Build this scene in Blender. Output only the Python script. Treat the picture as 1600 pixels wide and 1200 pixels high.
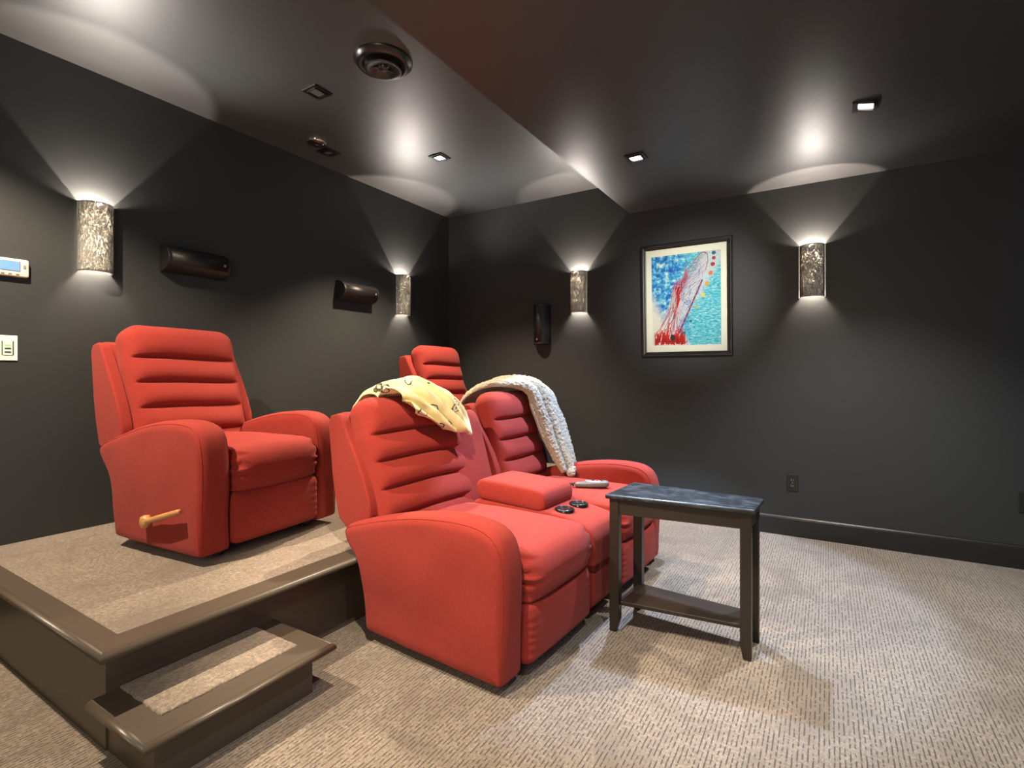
import bpy, bmesh, math, random
from mathutils import Vector, Matrix, noise
random.seed(4)
PI = math.pi
R = math.radians
for o in list(bpy.data.objects):
    bpy.data.objects.remove(o)
S = bpy.context.scene
C = S.collection

# ---------------------------------------------------------------- camera
H = 1.145                       # eye height
cam_d = bpy.data.cameras.new('camera'); cam = bpy.data.objects.new('camera', cam_d); C.objects.link(cam)
cam.location = (0, 0, H); cam.rotation_euler = (R(90), 0, R(31.55))
cam_d.sensor_width = 36; cam_d.lens = 803/1600*36; cam_d.shift_y = -15/1600
cam_d.clip_start = 0.02
S.camera = cam
S.view_settings.view_transform = 'Standard'; S.view_settings.look = 'None'
S.view_settings.gamma = 1; S.view_settings.use_curve_mapping = False
S.view_settings.exposure = 0.45

# ---------------------------------------------------------------- room numbers (metres)
XL, XR, YB, YN = -3.31, 3.35, 4.15, -1.12
ZH, ZL = 2.747, 2.480           # high ceiling on the left, low ceiling on the right
XS = -1.40                      # where the ceiling steps down
PZ = 0.344                      # platform carpet

# ---------------------------------------------------------------- world and lights
w = bpy.data.worlds.new('world'); S.world = w; w.use_nodes = True
w.node_tree.nodes['Background'].inputs[0].default_value = (0.80, 0.90, 1.0, 1)
w.node_tree.nodes['Background'].inputs[1].default_value = 0.02

def area_light(name, loc, target, sx, sy, power, col):
    l = bpy.data.lights.new(name, 'AREA'); l.shape = 'RECTANGLE'; l.size = sx; l.size_y = sy
    l.energy = power; l.color = col
    o = bpy.data.objects.new(name, l); C.objects.link(o); o.location = loc
    o.rotation_euler = (Vector(target)-Vector(loc)).to_track_quat('-Z', 'Y').to_euler()
    return o
def spot_light(name, loc, target, power, col, angle, blend=0.3, rad=0.02):
    l = bpy.data.lights.new(name, 'SPOT'); l.energy = power; l.color = col
    l.spot_size = R(angle); l.spot_blend = blend; l.shadow_soft_size = rad
    o = bpy.data.objects.new(name, l); C.objects.link(o); o.location = loc
    o.rotation_euler = (Vector(target)-Vector(loc)).to_track_quat('-Z', 'Y').to_euler()
    return o
def point_light(name, loc, power, col, rad):
    l = bpy.data.lights.new(name, 'POINT'); l.energy = power; l.color = col; l.shadow_soft_size = rad
    o = bpy.data.objects.new(name, l); C.objects.link(o); o.location = loc
    return o
WARM = (1.0, 0.78, 0.56); COOL = (0.80, 0.92, 1.0); TUNG = (1.0, 0.80, 0.66)
# the projection screen at the right end of the room, and the open doorway behind the camera
area_light('screen_light', (XR-0.1, 1.7, 1.35), (-1.5, 2.0, 0.9), 2.6, 1.5, 12, (0.36, 0.55, 1.0))
area_light('doorway_light', (-.35, YN+0.08, 1.55), (-1.0, 4.1, 1.4), 0.9, 1.6, 26, (1.0, 0.80, 0.58))
# downlights: lit ones, pointed at the floor (x, y, ceiling, power, colour, beam)
NEUT = (1.0, 0.94, 0.86)
DOWN = [(-2.433, 2.945, ZH, 300, WARM, 100, .6, (-2.43, 2.9)), (-1.0, 3.084, ZL, 290, (.52, .68, .98), 66, .20, (-1.0, 2.91)), (0.162, 3.079, ZL, 190, (1.0, .96, .92), 92, .8, (.16, 3.30)),
        (-1.0, 0.95, ZL, 185, WARM, 58, .5, (-1.22, 1.85)), (0.162, 0.95, ZL, 65, NEUT, 96, .6, (.16, 1.2)),
        (-2.433, 0.30, ZH, 310, WARM, 118, .4, (-2.43, .5)), (1.45, 2.0, ZL, 80, (.92, .95, 1.0), 92, .6, (1.4, 2.0))]
for i, (x, y, z, p, c, a, bl, tg) in enumerate(DOWN):
    spot_light('downlight_beam', (x, y, z-0.035), (*tg, 0), p, c, a, bl, 0.022)

# added fill spot under the ceiling, brightens the otherwise dark framed picture
spot_light('picture_fill', (.162, .95, ZL-.04), (-.93, YB, 1.74), 290, (1.0, .97, .90), 23, 1.0, .02)

# ---------------------------------------------------------------- helpers
def prop(o, label=None, cat=None, group=None, kind=None):
    if label: o['label'] = label
    if cat: o['category'] = cat
    if group: o['group'] = group
    if kind: o['kind'] = kind
    return o
def mesh_obj(name, verts, faces, mat, parent=None, smooth=True, mats=None):
    me = bpy.data.meshes.new(name); me.from_pydata([tuple(v) for v in verts], [], faces); me.update()
    bm = bmesh.new(); bm.from_mesh(me); bmesh.ops.remove_doubles(bm, verts=bm.verts, dist=1e-5)
    bmesh.ops.recalc_face_normals(bm, faces=bm.faces); bm.to_mesh(me); bm.free()
    for m in (mats or [mat]): me.materials.append(m)
    if smooth: me.polygons.foreach_set('use_smooth', [True]*len(me.polygons))
    o = bpy.data.objects.new(name, me); C.objects.link(o)
    if parent: o.parent = parent
    return o
def bm_obj(name, bm, mat, parent=None, smooth=False):
    me = bpy.data.meshes.new(name); bmesh.ops.recalc_face_normals(bm, faces=bm.faces); bm.to_mesh(me); bm.free()
    me.materials.append(mat)
    if smooth: me.polygons.foreach_set('use_smooth', [True]*len(me.polygons))
    o = bpy.data.objects.new(name, me); C.objects.link(o)
    if parent: o.parent = parent
    return o
def box_bm(x0, x1, y0, y1, z0, z1, bev=0.0, seg=2, bm=None):
    b = bmesh.new()
    m = Matrix.Translation(((x0+x1)/2, (y0+y1)/2, (z0+z1)/2)) @ Matrix.Diagonal((x1-x0, y1-y0, z1-z0, 1))
    bmesh.ops.create_cube(b, size=1, matrix=m)
    if bev: bmesh.ops.bevel(b, geom=list(b.edges), offset=bev, segments=seg, affect='EDGES', profile=0.5)
    if bm is None: return b
    me = bpy.data.meshes.new('t'); b.to_mesh(me); b.free(); bm.from_mesh(me); bpy.data.meshes.remove(me); return bm
def box(name, x0, x1, y0, y1, z0, z1, mat, parent=None, bev=0.0, seg=2, smooth=False):
    return bm_obj(name, box_bm(x0, x1, y0, y1, z0, z1, bev, seg), mat, parent, smooth)
def empty(name, loc=(0, 0, 0), rz=0):
    o = bpy.data.objects.new(name, None); C.objects.link(o); o.location = loc; o.rotation_euler = (0, 0, rz)
    o.empty_display_size = 0.1
    return o
def lathe(name, prof, mat, parent=None, n=48, smooth=True, close=False):
    vs, fs = [], []
    for (r, z) in prof:
        for k in range(n):
            a = 2*PI*k/n; vs.append((r*math.cos(a), r*math.sin(a), z))
    m = len(prof)
    for i in range(m-1):
        for k in range(n):
            fs.append((i*n+k, i*n+(k+1) % n, (i+1)*n+(k+1) % n, (i+1)*n+k))
    if close: fs.append(tuple(range(n))); fs.append(tuple(range((m-1)*n, m*n)))
    return mesh_obj(name, vs, fs, mat, parent, smooth)
def chaikin(p, it=3, closed=True):
    for _ in range(it):
        q = []; n = len(p)
        for i in range(n if closed else n-1):
            a, b = p[i], p[(i+1) % n]
            q += [tuple(.75*a[k]+.25*b[k] for k in range(len(a))), tuple(.25*a[k]+.75*b[k] for k in range(len(a)))]
        if not closed: q = [p[0]]+q+[p[-1]]
        p = q
    return p
def cr(p0, p1, p2, p3, t):
    return p1*(1)+((p2-p0)*.5)*t+(p0-p1*2.5+p2*2-p3*.5)*t*t+((p1-p2)*1.5+(p3-p0)*.5)*t*t*t
def spline(P, s):
    n = len(P)-1; x = min(max(s, 0), 1)*n; i = min(int(x), n-1); t = x-i
    a = P[i-1] if i > 0 else P[0]*2-P[1]; d = P[i+2] if i+2 <= n else P[n]*2-P[n-1]
    return cr(a, P[i], P[i+1], d, t)
def tube(name, pts, rad, mat, parent=None, n=12, m=None, smooth=True):
    P = [Vector(p) for p in pts]; m = m or max(8, 6*len(P)); vs, fs = [], []
    pos = [spline(P, i/m) for i in range(m+1)]
    nx = None
    for i in range(m+1):
        t = (pos[min(i+1, m)]-pos[max(i-1, 0)]).normalized()
        if nx is None: nx = t.orthogonal().normalized()
        nx = (nx-t*nx.dot(t)).normalized(); ny = t.cross(nx)
        r = rad(i/m) if callable(rad) else rad
        for k in range(n):
            a = 2*PI*k/n; vs.append(pos[i]+(nx*math.cos(a)+ny*math.sin(a))*r)
    for i in range(m):
        for k in range(n): fs.append((i*n+k, i*n+(k+1) % n, (i+1)*n+(k+1) % n, (i+1)*n+k))
    fs.append(tuple(range(n))); fs.append(tuple(range(m*n, m*n+n)))
    return mesh_obj(name, vs, fs, mat, parent, smooth)
def softbox(name, x0, x1, y0, y1, z0, z1, r, mat, parent=None, n=(16, 16, 16), fn=None):
    """pillow-like box: rounded by r on every edge, then displaced by fn(point, u, v, w) with u,v,w in -1..1"""
    c = Vector(((x0+x1)/2, (y0+y1)/2, (z0+z1)/2)); hs = ((x1-x0)/2, (y1-y0)/2, (z1-z0)/2)
    rr = r if isinstance(r, tuple) else (r, r, r)
    rr = tuple(min(rr[k], hs[k]*.98) for k in range(3))
    vs, fs = [], []
    def par(k, nn):                     # even spacing inside, dense round the edges
        e = 5; L = [-hs[k]+rr[k]*(1-math.cos(PI/2*i/e)) for i in range(e)]
        mid = [-hs[k]+rr[k]+(2*hs[k]-2*rr[k])*i/nn for i in range(nn+1)]
        return L+mid+[-a for a in reversed(L)]
    G = [par(k, n[k]) for k in range(3)]
    for ax in range(3):
        a, b = (ax+1) % 3, (ax+2) % 3
        for sgn in (-1, 1):
            base = len(vs); na, nb = len(G[a]), len(G[b])
            for i in G[a]:
                for j in G[b]:
                    p = [0, 0, 0]; p[ax] = sgn*hs[ax]; p[a] = i; p[b] = j
                    q = [max(-hs[k]+rr[k], min(hs[k]-rr[k], p[k])) for k in range(3)]
                    d = Vector([(p[k]-q[k])/rr[k] for k in range(3)])
                    if d.length > 1e-9: d.normalize()
                    v = Vector([q[k]+d[k]*rr[k] for k in range(3)])
                    if fn: v = fn(v, v.x/hs[0], v.y/hs[1], v.z/hs[2])
                    vs.append(v+c)
            for i in range(na-1):
                for j in range(nb-1):
                    fs.append((base+i*nb+j, base+(i+1)*nb+j, base+(i+1)*nb+j+1, base+i*nb+j+1))
    me = mesh_obj(name, vs, fs, mat, parent)
    return me
def rounded_prism(name, prof, y0, y1, r, mat, parent=None, bulge=0.0, nr=6, fn=None, low=False):
    """closed profile in x,z extruded along y, sides rounded over radius r"""
    n = len(prof); cx = sum(p[0] for p in prof)/n; cz = sum(p[1] for p in prof)/n
    nor = []
    area = sum(prof[i][0]*prof[(i+1) % n][1]-prof[(i+1) % n][0]*prof[i][1] for i in range(n))
    sg = 1 if area > 0 else -1
    for i in range(n):
        a, b = prof[i-1], prof[(i+1) % n]; t = Vector((b[0]-a[0], b[1]-a[1])).normalized(); nor.append((t.y*sg, -t.x*sg))
    rings = []
    for k in range(nr+1):
        a = PI/2*k/nr; rings.append((r*(1-math.sin(a)), y0+r*(1-math.cos(a))))
    rings += [(0, y0+r+(y1-y0-2*r)*k/4) for k in range(1, 4)]
    for k in range(nr, -1, -1):
        a = PI/2*k/nr; rings.append((r*(1-math.sin(a)), y1-r*(1-math.cos(a))))
    vs, fs = [], []
    for ins, y in rings:
        row = []
        for i in range(n):
            q = 1.0 if not low else .25+.75*min(1, max(0, (prof[i][1]-.06)/.16))
            row.append(Vector((prof[i][0]-nor[i][0]*ins*q, y, prof[i][1]-nor[i][1]*ins*q)))
        if low:                         # relax the inset rings so tight corners do not fold over
            k = .5*min(1, ins/r)
            for _ in range(14): row = [row[i]*(1-k)+(row[i-1]+row[(i+1) % n])*(k/2) for i in range(n)]
        vs += row
    m = len(rings)
    for j in range(m-1):
        for i in range(n): fs.append((j*n+i, j*n+(i+1) % n, (j+1)*n+(i+1) % n, (j+1)*n+i))
    for side, (j, y, sg2) in enumerate(((0, y0, -1), (m-1, y1, 1))):
        prev = j*n
        for q in range(1, 8):
            f = 1-q/8; b = len(vs)
            for i in range(n):
                p = vs[j*n+i]; vs.append(Vector((cx+(p.x-cx)*f, y+sg2*bulge*(1-f*f), cz+(p.z-cz)*f)))
            for i in range(n): fs.append((prev+i, prev+(i+1) % n, b+(i+1) % n, b+i))
            prev = b
        b = len(vs); vs.append(Vector((cx, y+sg2*bulge, cz)))
        for i in range(n): fs.append((prev+i, prev+(i+1) % n, b))
    if fn: vs = [fn(v) for v in vs]
    return mesh_obj(name, vs, fs, mat, parent)
def sheet(name, rows, mat, parent=None, nu=60, nv=60, thick=0.012, fold=None, tex=0.0, texs=60.0):
    """cloth through a grid of control points, given folds, then thickness"""
    Rw = [[Vector(p) for p in r] for r in rows]
    G = []
    for i in range(nu+1):
        line = []
        for j in range(nv+1):
            col = [spline(r, j/nv) for r in Rw]
            line.append(spline(col, i/nu))
        G.append(line)
    nrm = [[None]*(nv+1) for _ in range(nu+1)]
    for i in range(nu+1):
        for j in range(nv+1):
            a = G[min(i+1, nu)][j]-G[max(i-1, 0)][j]; b = G[i][min(j+1, nv)]-G[i][max(j-1, 0)]
            k = a.cross(b); nrm[i][j] = k.normalized() if k.length > 1e-12 else Vector((0, 0, 1))
    top, bot = [], []
    for i in range(nu+1):
        for j in range(nv+1):
            d = fold(i/nu, j/nv) if fold else 0
            p = G[i][j]+nrm[i][j]*d
            t = thick
            if tex: t += tex*(noise.noise(p*texs)+.5*noise.noise(p*texs*2.1))
            e = min(i, nu-i, j, nv-j); f = 1 if e >= 3 else (0.15, .6, .88)[e]
            top.append(p+nrm[i][j]*t*f); bot.append(p-nrm[i][j]*thick*f*.6)
    N = nv+1; off = len(top); vs = top+bot; fs = []
    for i in range(nu):
        for j in range(nv):
            a = i*N+j; fs.append((a, a+N, a+N+1, a+1)); fs.append((a+off, a+1+off, a+N+1+off, a+N+off))
    for i in range(nu):
        for j in (0, nv): a = i*N+j; fs.append((a, a+N, a+N+off, a+off))
    for j in range(nv):
        for i in (0, nu): a = i*N+j; fs.append((a, a+1, a+1+off, a+off))
    return mesh_obj(name, vs, fs, mat, parent)
def copy_tree(o, parent=None):
    c = o.copy(); C.objects.link(c)
    if parent: c.parent = parent
    for ch in list(o.children): copy_tree(ch, c)
    return c

# ---------------------------------------------------------------- materials
class NT:
    def __init__(s, name):
        s.m = bpy.data.materials.new(name); s.m.use_nodes = True; s.t = s.m.node_tree
        s.b = s.t.nodes['Principled BSDF']; s.out = s.t.nodes['Material Output']
    def n(s, typ, **kw):
        q = s.t.nodes.new(typ)
        for k, v in kw.items():
            if k.startswith('i_'): q.inputs[k[2:].replace('_', ' ')].default_value = v
            else: setattr(q, k, v)
        return q
    def l(s, a, b): s.t.links.new(a, b)
    def math(s, op, a, b=None, c=None, clamp=False):
        q = s.n('ShaderNodeMath', operation=op, use_clamp=clamp)
        for i, x in enumerate((a, b, c)):
            if x is None: continue
            if isinstance(x, (int, float)): q.inputs[i].default_value = x
            else: s.l(x, q.inputs[i])
        return q.outputs[0]
    def mix(s, f, a, b, typ='MIX'):
        q = s.n('ShaderNodeMix', data_type='RGBA', blend_type=typ)
        for i, x in ((0, f), (6, a), (7, b)):
            if isinstance(x, (int, float)): q.inputs[i].default_value = x
            elif isinstance(x, tuple): q.inputs[i].default_value = (*x, 1)[:4]
            else: s.l(x, q.inputs[i])
        return q.outputs[2]
    def ramp(s, f, stops, interp='LINEAR'):
        q = s.n('ShaderNodeValToRGB'); q.color_ramp.interpolation = interp; e = q.color_ramp.elements
        while len(e) < len(stops): e.new(.5)
        for el, (p, c) in zip(e, stops):
            el.position = p; el.color = (*c, 1)[:4] if isinstance(c, tuple) else (c, c, c, 1)
        s.l(f, q.inputs[0]); return q.outputs[0]
    def coord(s, which='Object', scale=(1, 1, 1), rot=(0, 0, 0), loc=(0, 0, 0)):
        t = s.n('ShaderNodeTexCoord'); m = s.n('ShaderNodeMapping')
        m.inputs['Scale'].default_value = scale; m.inputs['Rotation'].default_value = rot; m.inputs['Location'].default_value = loc
        s.l(t.outputs[which], m.inputs[0]); return m.outputs[0]
    def noise(s, vec, scale, detail=3, rough=.5, out='Fac', dist=0):
        q = s.n('ShaderNodeTexNoise'); q.inputs['Scale'].default_value = scale; q.inputs['Detail'].default_value = detail
        q.inputs['Roughness'].default_value = rough; q.inputs['Distortion'].default_value = dist
        s.l(vec, q.inputs['Vector']); return q.outputs[out]
    def bump(s, h, strength, dist, nrm=None):
        q = s.n('ShaderNodeBump'); q.inputs['Strength'].default_value = strength; q.inputs['Distance'].default_value = dist
        s.l(h, q.inputs['Height'])
        if nrm: s.l(nrm, q.inputs['Normal'])
        return q.outputs[0]
    def set(s, **kw):
        for k, v in kw.items():
            i = s.b.inputs[k.replace('_', ' ')]
            if hasattr(v, 'links') or isinstance(v, bpy.types.NodeSocket): s.l(v, i)
            elif isinstance(v, tuple): i.default_value = (*v, 1)[:4]
            else: i.default_value = v
        return s

def plain(name, col, rough=.5, metal=0.0, bump=0.0, bs=80, spec=.5, var=.08, coat=0, emit=0):
    t = NT(name); v = t.coord()
    nz = t.noise(v, bs*.15, 4)
    c = t.mix(nz, tuple(x*(1-var) for x in col), tuple(x*(1+var) for x in col))
    t.set(Base_Color=c, Roughness=rough, Metallic=metal, Specular_IOR_Level=spec)
    if coat: t.set(Coat_Weight=coat, Coat_Roughness=.12)
    if bump: t.set(Normal=t.bump(t.noise(v, bs, 3), bump, .002))
    if emit: t.set(Emission_Color=col, Emission_Strength=emit)
    return t.m

def wall_paint(name, col, rough, spec):
    t = NT(name); v = t.coord()
    big = t.noise(v, 1.3, 3, .5); fine = t.noise(v, 260, 2); mid = t.noise(v, 22, 4, .6)
    c = t.mix(big, tuple(x*.92 for x in col), tuple(x*1.08 for x in col))
    rg = t.math('MULTIPLY_ADD', mid, .10, rough-.05)
    h = t.math('ADD', t.math('MULTIPLY', fine, .6), mid)
    t.set(Base_Color=c, Roughness=rg, Specular_IOR_Level=spec, Normal=t.bump(h, .12, .0012))
    return t.m
M = {}
M['wall'] = wall_paint('charcoal_wall_paint', (.029, .033, .0345), .50, .42)
M['ceiling'] = wall_paint('charcoal_satin_ceiling_paint', (.050, .054, .057), .44, .75)
M['base'] = plain('black_semigloss_trim', (.016, .016, .016), .32, spec=.5)
M['wood'] = plain('brown_black_painted_wood', (.078, .064, .049), .38, bump=.15, bs=60, spec=.5)

def fabric():
    t = NT('red_woven_upholstery'); v = t.coord('Object')
    wv = t.noise(t.coord('Object', (1, 1, 3.2)), 420, 2, .7)
    wh = t.noise(t.coord('Object', (3.0, 3.0, 1)), 420, 2, .7)
    weave = t.math('ADD', wv, wh)
    sl = t.math('ADD', t.noise(t.coord('Object', (1, 1, 12)), 30, 4, .7), t.noise(t.coord('Object', (12, 12, 1)), 30, 4, .7))
    mot = t.noise(v, 5, 4, .6)
    c = t.mix(mot, (.27, .023, .015), (.37, .036, .025))
    f2 = t.math('MULTIPLY_ADD', weave, .9, -.45, clamp=True)
    c = t.mix(f2, tuple(x*.66 for x in (.29, .030, .020)), c)
    c = t.mix(t.math('MULTIPLY_ADD', sl, 1.1, -.85, clamp=True), c, (.38, .048, .036))
    t.set(Base_Color=c, Roughness=.85, Specular_IOR_Level=.2, Sheen_Weight=.07, Sheen_Roughness=.55,
          Sheen_Tint=(.95, .80, .84), Normal=t.bump(t.math('ADD', weave, t.math('MULTIPLY', sl, .5)), .35, .0012))
    return t.m
M['fabric'] = fabric()

def carpet(name, rib=True, base=((.24, .198, .152), (.64, .550, .445))):
    t = NT(name); v = t.coord('Object')
    pile = t.noise(v, 330, 3, .7); pile2 = t.noise(v, 90, 3, .6)
    big = t.noise(v, 2.6, 4, .6, dist=.9)
    patch = t.ramp(big, [(.40, .0), (.47, .85), (.56, 1.0), (.62, .35), (.68, 1.0)])
    big2 = t.noise(t.coord('Object', (1, .55, 1), (0, 0, .6)), 3.1, 4, .6, dist=.4)
    patch2 = t.ramp(big2, [(.38, .15), (.50, .75), (.60, 1.0)])
    p = t.math('MULTIPLY_ADD', patch, .5, t.math('MULTIPLY', patch2, .5))
    c = t.mix(p, base[0], base[1])
    c = t.mix(t.math('MULTIPLY_ADD', pile, 2.2, -.65, clamp=True), tuple(x*.42 for x in base[0]), c)
    c = t.mix(t.math('MULTIPLY_ADD', pile2, 2.4, -.75, clamp=True), tuple(x*.62 for x in base[0]), c)
    h = t.math('ADD', pile, t.math('MULTIPLY', pile2, .6))
    sx = t.n('ShaderNodeSeparateXYZ'); 
    jit = t.noise(t.coord('Object', (1, .9, 1)), 14, 2)
    s2 = t.n('ShaderNodeSeparateXYZ'); t.l(v, s2.inputs[0])
    xx = t.math('MULTIPLY_ADD', jit, .004, s2.outputs[0])
    ph = t.math('FRACT', t.math('MULTIPLY', xx, 1/.0136))
    tri = t.math('ABSOLUTE', t.math('SUBTRACT', ph, .5))            # 0 in the groove, .5 on the rib
    groove = t.math('MULTIPLY', t.math('SUBTRACT', 1, t.math('MULTIPLY', tri, 1/.21)), 1.7, clamp=True)
    dash = t.noise(t.coord('Object', (73.5, 45, 1)), 1.0, 1, .5)
    dm = t.ramp(dash, [(.42, .06), (.52, 1.0)])
    g = t.math('MULTIPLY', groove, dm)
    if not rib: g = t.math('MULTIPLY', g, .25)
    c = t.mix(t.math('MULTIPLY', g, .92), c, (.045, .036, .028))
    h = t.math('SUBTRACT', h, t.math('MULTIPLY', g, 1.6))
    t.set(Base_Color=c, Roughness=.95, Specular_IOR_Level=.15, Sheen_Weight=.2, Sheen_Roughness=.6, Normal=t.bump(h, .55, .004))
    return t.m
M['carpet'] = carpet('beige_ribbed_carpet')
M['carpet_plat'] = carpet('beige_pile_carpet', rib=False)

def shade_mat():
    t = NT('hammered_mirror_glass'); v = t.coord('Object')
    n1 = t.noise(t.coord('Object', (1, 1, .45)), 70, 4, .7, dist=1.5); vo = t.n('ShaderNodeTexVoronoi', feature='DISTANCE_TO_EDGE'); vo.inputs['Scale'].default_value = 85
    t.l(v, vo.inputs['Vector'])
    t.set(Base_Color=(.50, .52, .48), Metallic=.95, Roughness=.20, Normal=t.bump(n1, .9, .012))
    tr = t.n('ShaderNodeBsdfTranslucent'); tr.inputs[0].default_value = (.9, .84, .72, 1)
    tp = t.n('ShaderNodeBsdfTransparent'); tp.inputs[0].default_value = (.9, .9, .85, 1)
    m1 = t.n('ShaderNodeMixShader'); f = t.ramp(n1, [(.50, .001), (.56, .015), (.62, .09), (.70, .34)])
    t.l(f, m1.inputs[0]); t.l(t.b.outputs[0], m1.inputs[1]); t.l(tr.outputs[0], m1.inputs[2])
    m2 = t.n('ShaderNodeMixShader'); so = t.n('ShaderNodeSeparateXYZ'); t.l(v, so.inputs[0])
    g = t.math('MULTIPLY', t.ramp(t.noise(v, 140, 2, .5), [(.50, .01), (.62, .05), (.72, .35)]), t.ramp(so.outputs[0], [(.035, 0.0), (.065, 1.0)]))
    t.l(g, m2.inputs[0]); t.l(m1.outputs[0], m2.inputs[1]); t.l(tp.outputs[0], m2.inputs[2])
    t.l(m2.outputs[0], t.out.inputs[0])
    return t.m
M['shade'] = shade_mat()
M['chrome'] = plain('chrome', (.8, .8, .78), .12, 1.0)
M['bulb'] = plain('lit_bulb', (1.0, .82, .6), .3, emit=60)
M['lens'] = plain('lit_lens', (.96, .98, 1.0), .3, emit=9)
M['lens_off'] = plain('unlit_lens', (.10, .10, .10), .15, spec=.7)
M['black_metal'] = plain('black_satin_metal', (.012, .012, .012), .28, .0, spec=.7)
M['black_plastic'] = plain('black_plastic', (.014, .014, .014), .42, bump=.1, bs=200)
def grille():
    t = NT('black_speaker_grille'); v = t.coord('Object')
    vo = t.n('ShaderNodeTexVoronoi'); vo.inputs['Scale'].default_value = 420; t.l(v, vo.inputs['Vector'])
    t.set(Base_Color=t.mix(vo.outputs['Distance'], (.006, .006, .006), (.026, .026, .026)), Roughness=.42, Metallic=.3,
          Normal=t.bump(vo.outputs['Distance'], .3, .0008)); return t.m
M['grille'] = grille()
M['oak'] = None
def oak():
    t = NT('light_oak'); g = t.noise(t.coord('Object', (1, 1, 12)), 16, 5, .6, dist=.8)
    t.set(Base_Color=t.ramp(g, [(.3, (.42, .20, .065)), (.6, (.62, .33, .12)), (.8, (.70, .42, .18))]), Roughness=.35, Coat_Weight=.3, Coat_Roughness=.2)
    return t.m
M['oak'] = oak()
def tabletop():
    t = NT('dusty_espresso_top_painted_reflection'); v = t.coord('Object')
    a = t.noise(v, 9, 5, .65, dist=.6); b = t.noise(t.coord('Object', (1, 5, 1)), 22, 4, .7)
    d = t.ramp(t.math('MULTIPLY', a, b), [(.22, 0.0), (.40, 1.0)])
    t.set(Base_Color=t.mix(d, (.009, .012, .016), (.034, .046, .056)), Roughness=t.math('MULTIPLY_ADD', d, .25, .34), Specular_IOR_Level=.6)  # dust blotches tinted blue: the bluish reflection is painted into the colour
    return t.m
M['tabletop'] = tabletop()
M['espresso'] = plain('espresso_table_wood', (.021, .015, .011), .38, bump=.12, bs=50, spec=.5)
M['steel'] = plain('dark_steel_mechanism', (.05, .05, .055), .4, .6)
M['cup'] = plain('gloss_black_cup_insert', (.008, .008, .008), .12, spec=.8, coat=.5)
M['ivory'] = plain('ivory_plastic', (.80, .70, .50), .45)
M['lcd'] = plain('backlit_display', (.10, .22, .75), .3, emit=.55)
M['white_plate'] = plain('white_plate', (.72, .82, .72), .4)
M['slot'] = plain('dark_slot', (.02, .03, .02), .5)
M['greenled'] = plain('green_indicator', (.25, .75, .15), .4, emit=.8)
M['mat_board'] = plain('cream_mat_board', (.90, .95, .78), .8, var=.03)
M['grey_plastic'] = plain('grey_plastic', (.12, .12, .125), .42)
M['red_btn'] = plain('red_button', (.55, .02, .03), .4)
M['silver'] = plain('silver_trim', (.35, .36, .37), .3, .5)

def yellow():
    t = NT('yellow_printed_fleece'); v = t.coord('Object')
    vo = t.n('ShaderNodeTexVoronoi', feature='F1'); vo.inputs['Scale'].default_value = 10.5; vo.inputs['Randomness'].default_value = .7; t.l(v, vo.inputs['Vector'])
    wob = t.noise(v, 38, 2); d = t.math('MULTIPLY_ADD', wob, .22, vo.outputs['Distance'])
    ring = t.ramp(d, [(.0, 1.0), (.30, 1.0), (.315, 0.0), (.36, 0.0), (.375, 1.0)])         # dark outline
    white = t.ramp(d, [(.29, 1.0), (.31, 0.0)])
    c = t.mix(t.noise(v, 6, 2), (.78, .74, .36), (.88, .85, .52))
    c = t.mix(white, c, (.82, .76, .62))
    spot = t.ramp(d, [(.17, 1.0), (.19, 0.0)])
    c = t.mix(spot, c, (.16, .09, .04))
    c = t.mix(ring, (.08, .06, .03), c)
    t.set(Base_Color=c, Roughness=.9, Sheen_Weight=.3, Specular_IOR_Level=.15, Normal=t.bump(t.noise(v, 400, 2), .3, .001))
    return t.m
M['yellow'] = yellow()
def cream():
    t = NT('cream_sherpa_fleece'); v = t.coord('Object')
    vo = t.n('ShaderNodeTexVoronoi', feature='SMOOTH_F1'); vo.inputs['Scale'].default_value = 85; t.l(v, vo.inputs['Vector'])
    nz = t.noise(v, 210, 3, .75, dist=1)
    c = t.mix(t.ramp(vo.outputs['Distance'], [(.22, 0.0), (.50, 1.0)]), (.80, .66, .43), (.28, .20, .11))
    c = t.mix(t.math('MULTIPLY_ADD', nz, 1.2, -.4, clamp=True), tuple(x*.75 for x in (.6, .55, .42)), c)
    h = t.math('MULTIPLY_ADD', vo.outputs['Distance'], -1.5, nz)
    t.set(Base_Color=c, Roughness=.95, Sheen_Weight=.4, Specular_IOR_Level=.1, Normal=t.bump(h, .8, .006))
    return t.m
M['cream'] = cream()

# ---------------------------------------------------------------- the room
T = .12
def struct(o): return prop(o, kind='structure')
struct(box('floor', XL-T, XR+T, YN-T, YB+T, -T, 0, M['carpet']))
struct(box('wall_left', XL-T, XL, YN-T, YB+T, 0, ZH+T, M['wall']))
struct(box('wall_back', XL, XR, YB, YB+T, 0, ZH+T, M['wall']))
struct(box('wall_right', XR, XR+T, YN-T, YB+T, 0, ZH+T, M['wall']))
struct(box('wall_front', XL, XR, YN-T, YN, 0, ZH+T, M['wall']))
struct(box('ceiling', XL, XS, YN, YB, ZH, ZH+T, M['ceiling']))
struct(box('ceiling', XS, XR, YN, YB, ZL, ZH+T, M['ceiling']))
def baseboard(name, x0, x1, y):
    prof = [(0, 0), (-.016, 0), (-.016, .118), (-.013, .128), (-.007, .134), (-.006, .138), (0, .138)]
    vs = []; n = len(prof)
    for x in (x0, x1):
        for (d, z) in prof: vs.append((x, y+d, z))
    fs = [(i, (i+1) % n, n+(i+1) % n, n+i) for i in range(n)]+[tuple(range(n)), tuple(range(n, 2*n))]
    return struct(mesh_obj(name, vs, fs, M['base'], smooth=False))
baseboard('baseboard_back', -1.865, XR, YB)

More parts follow.
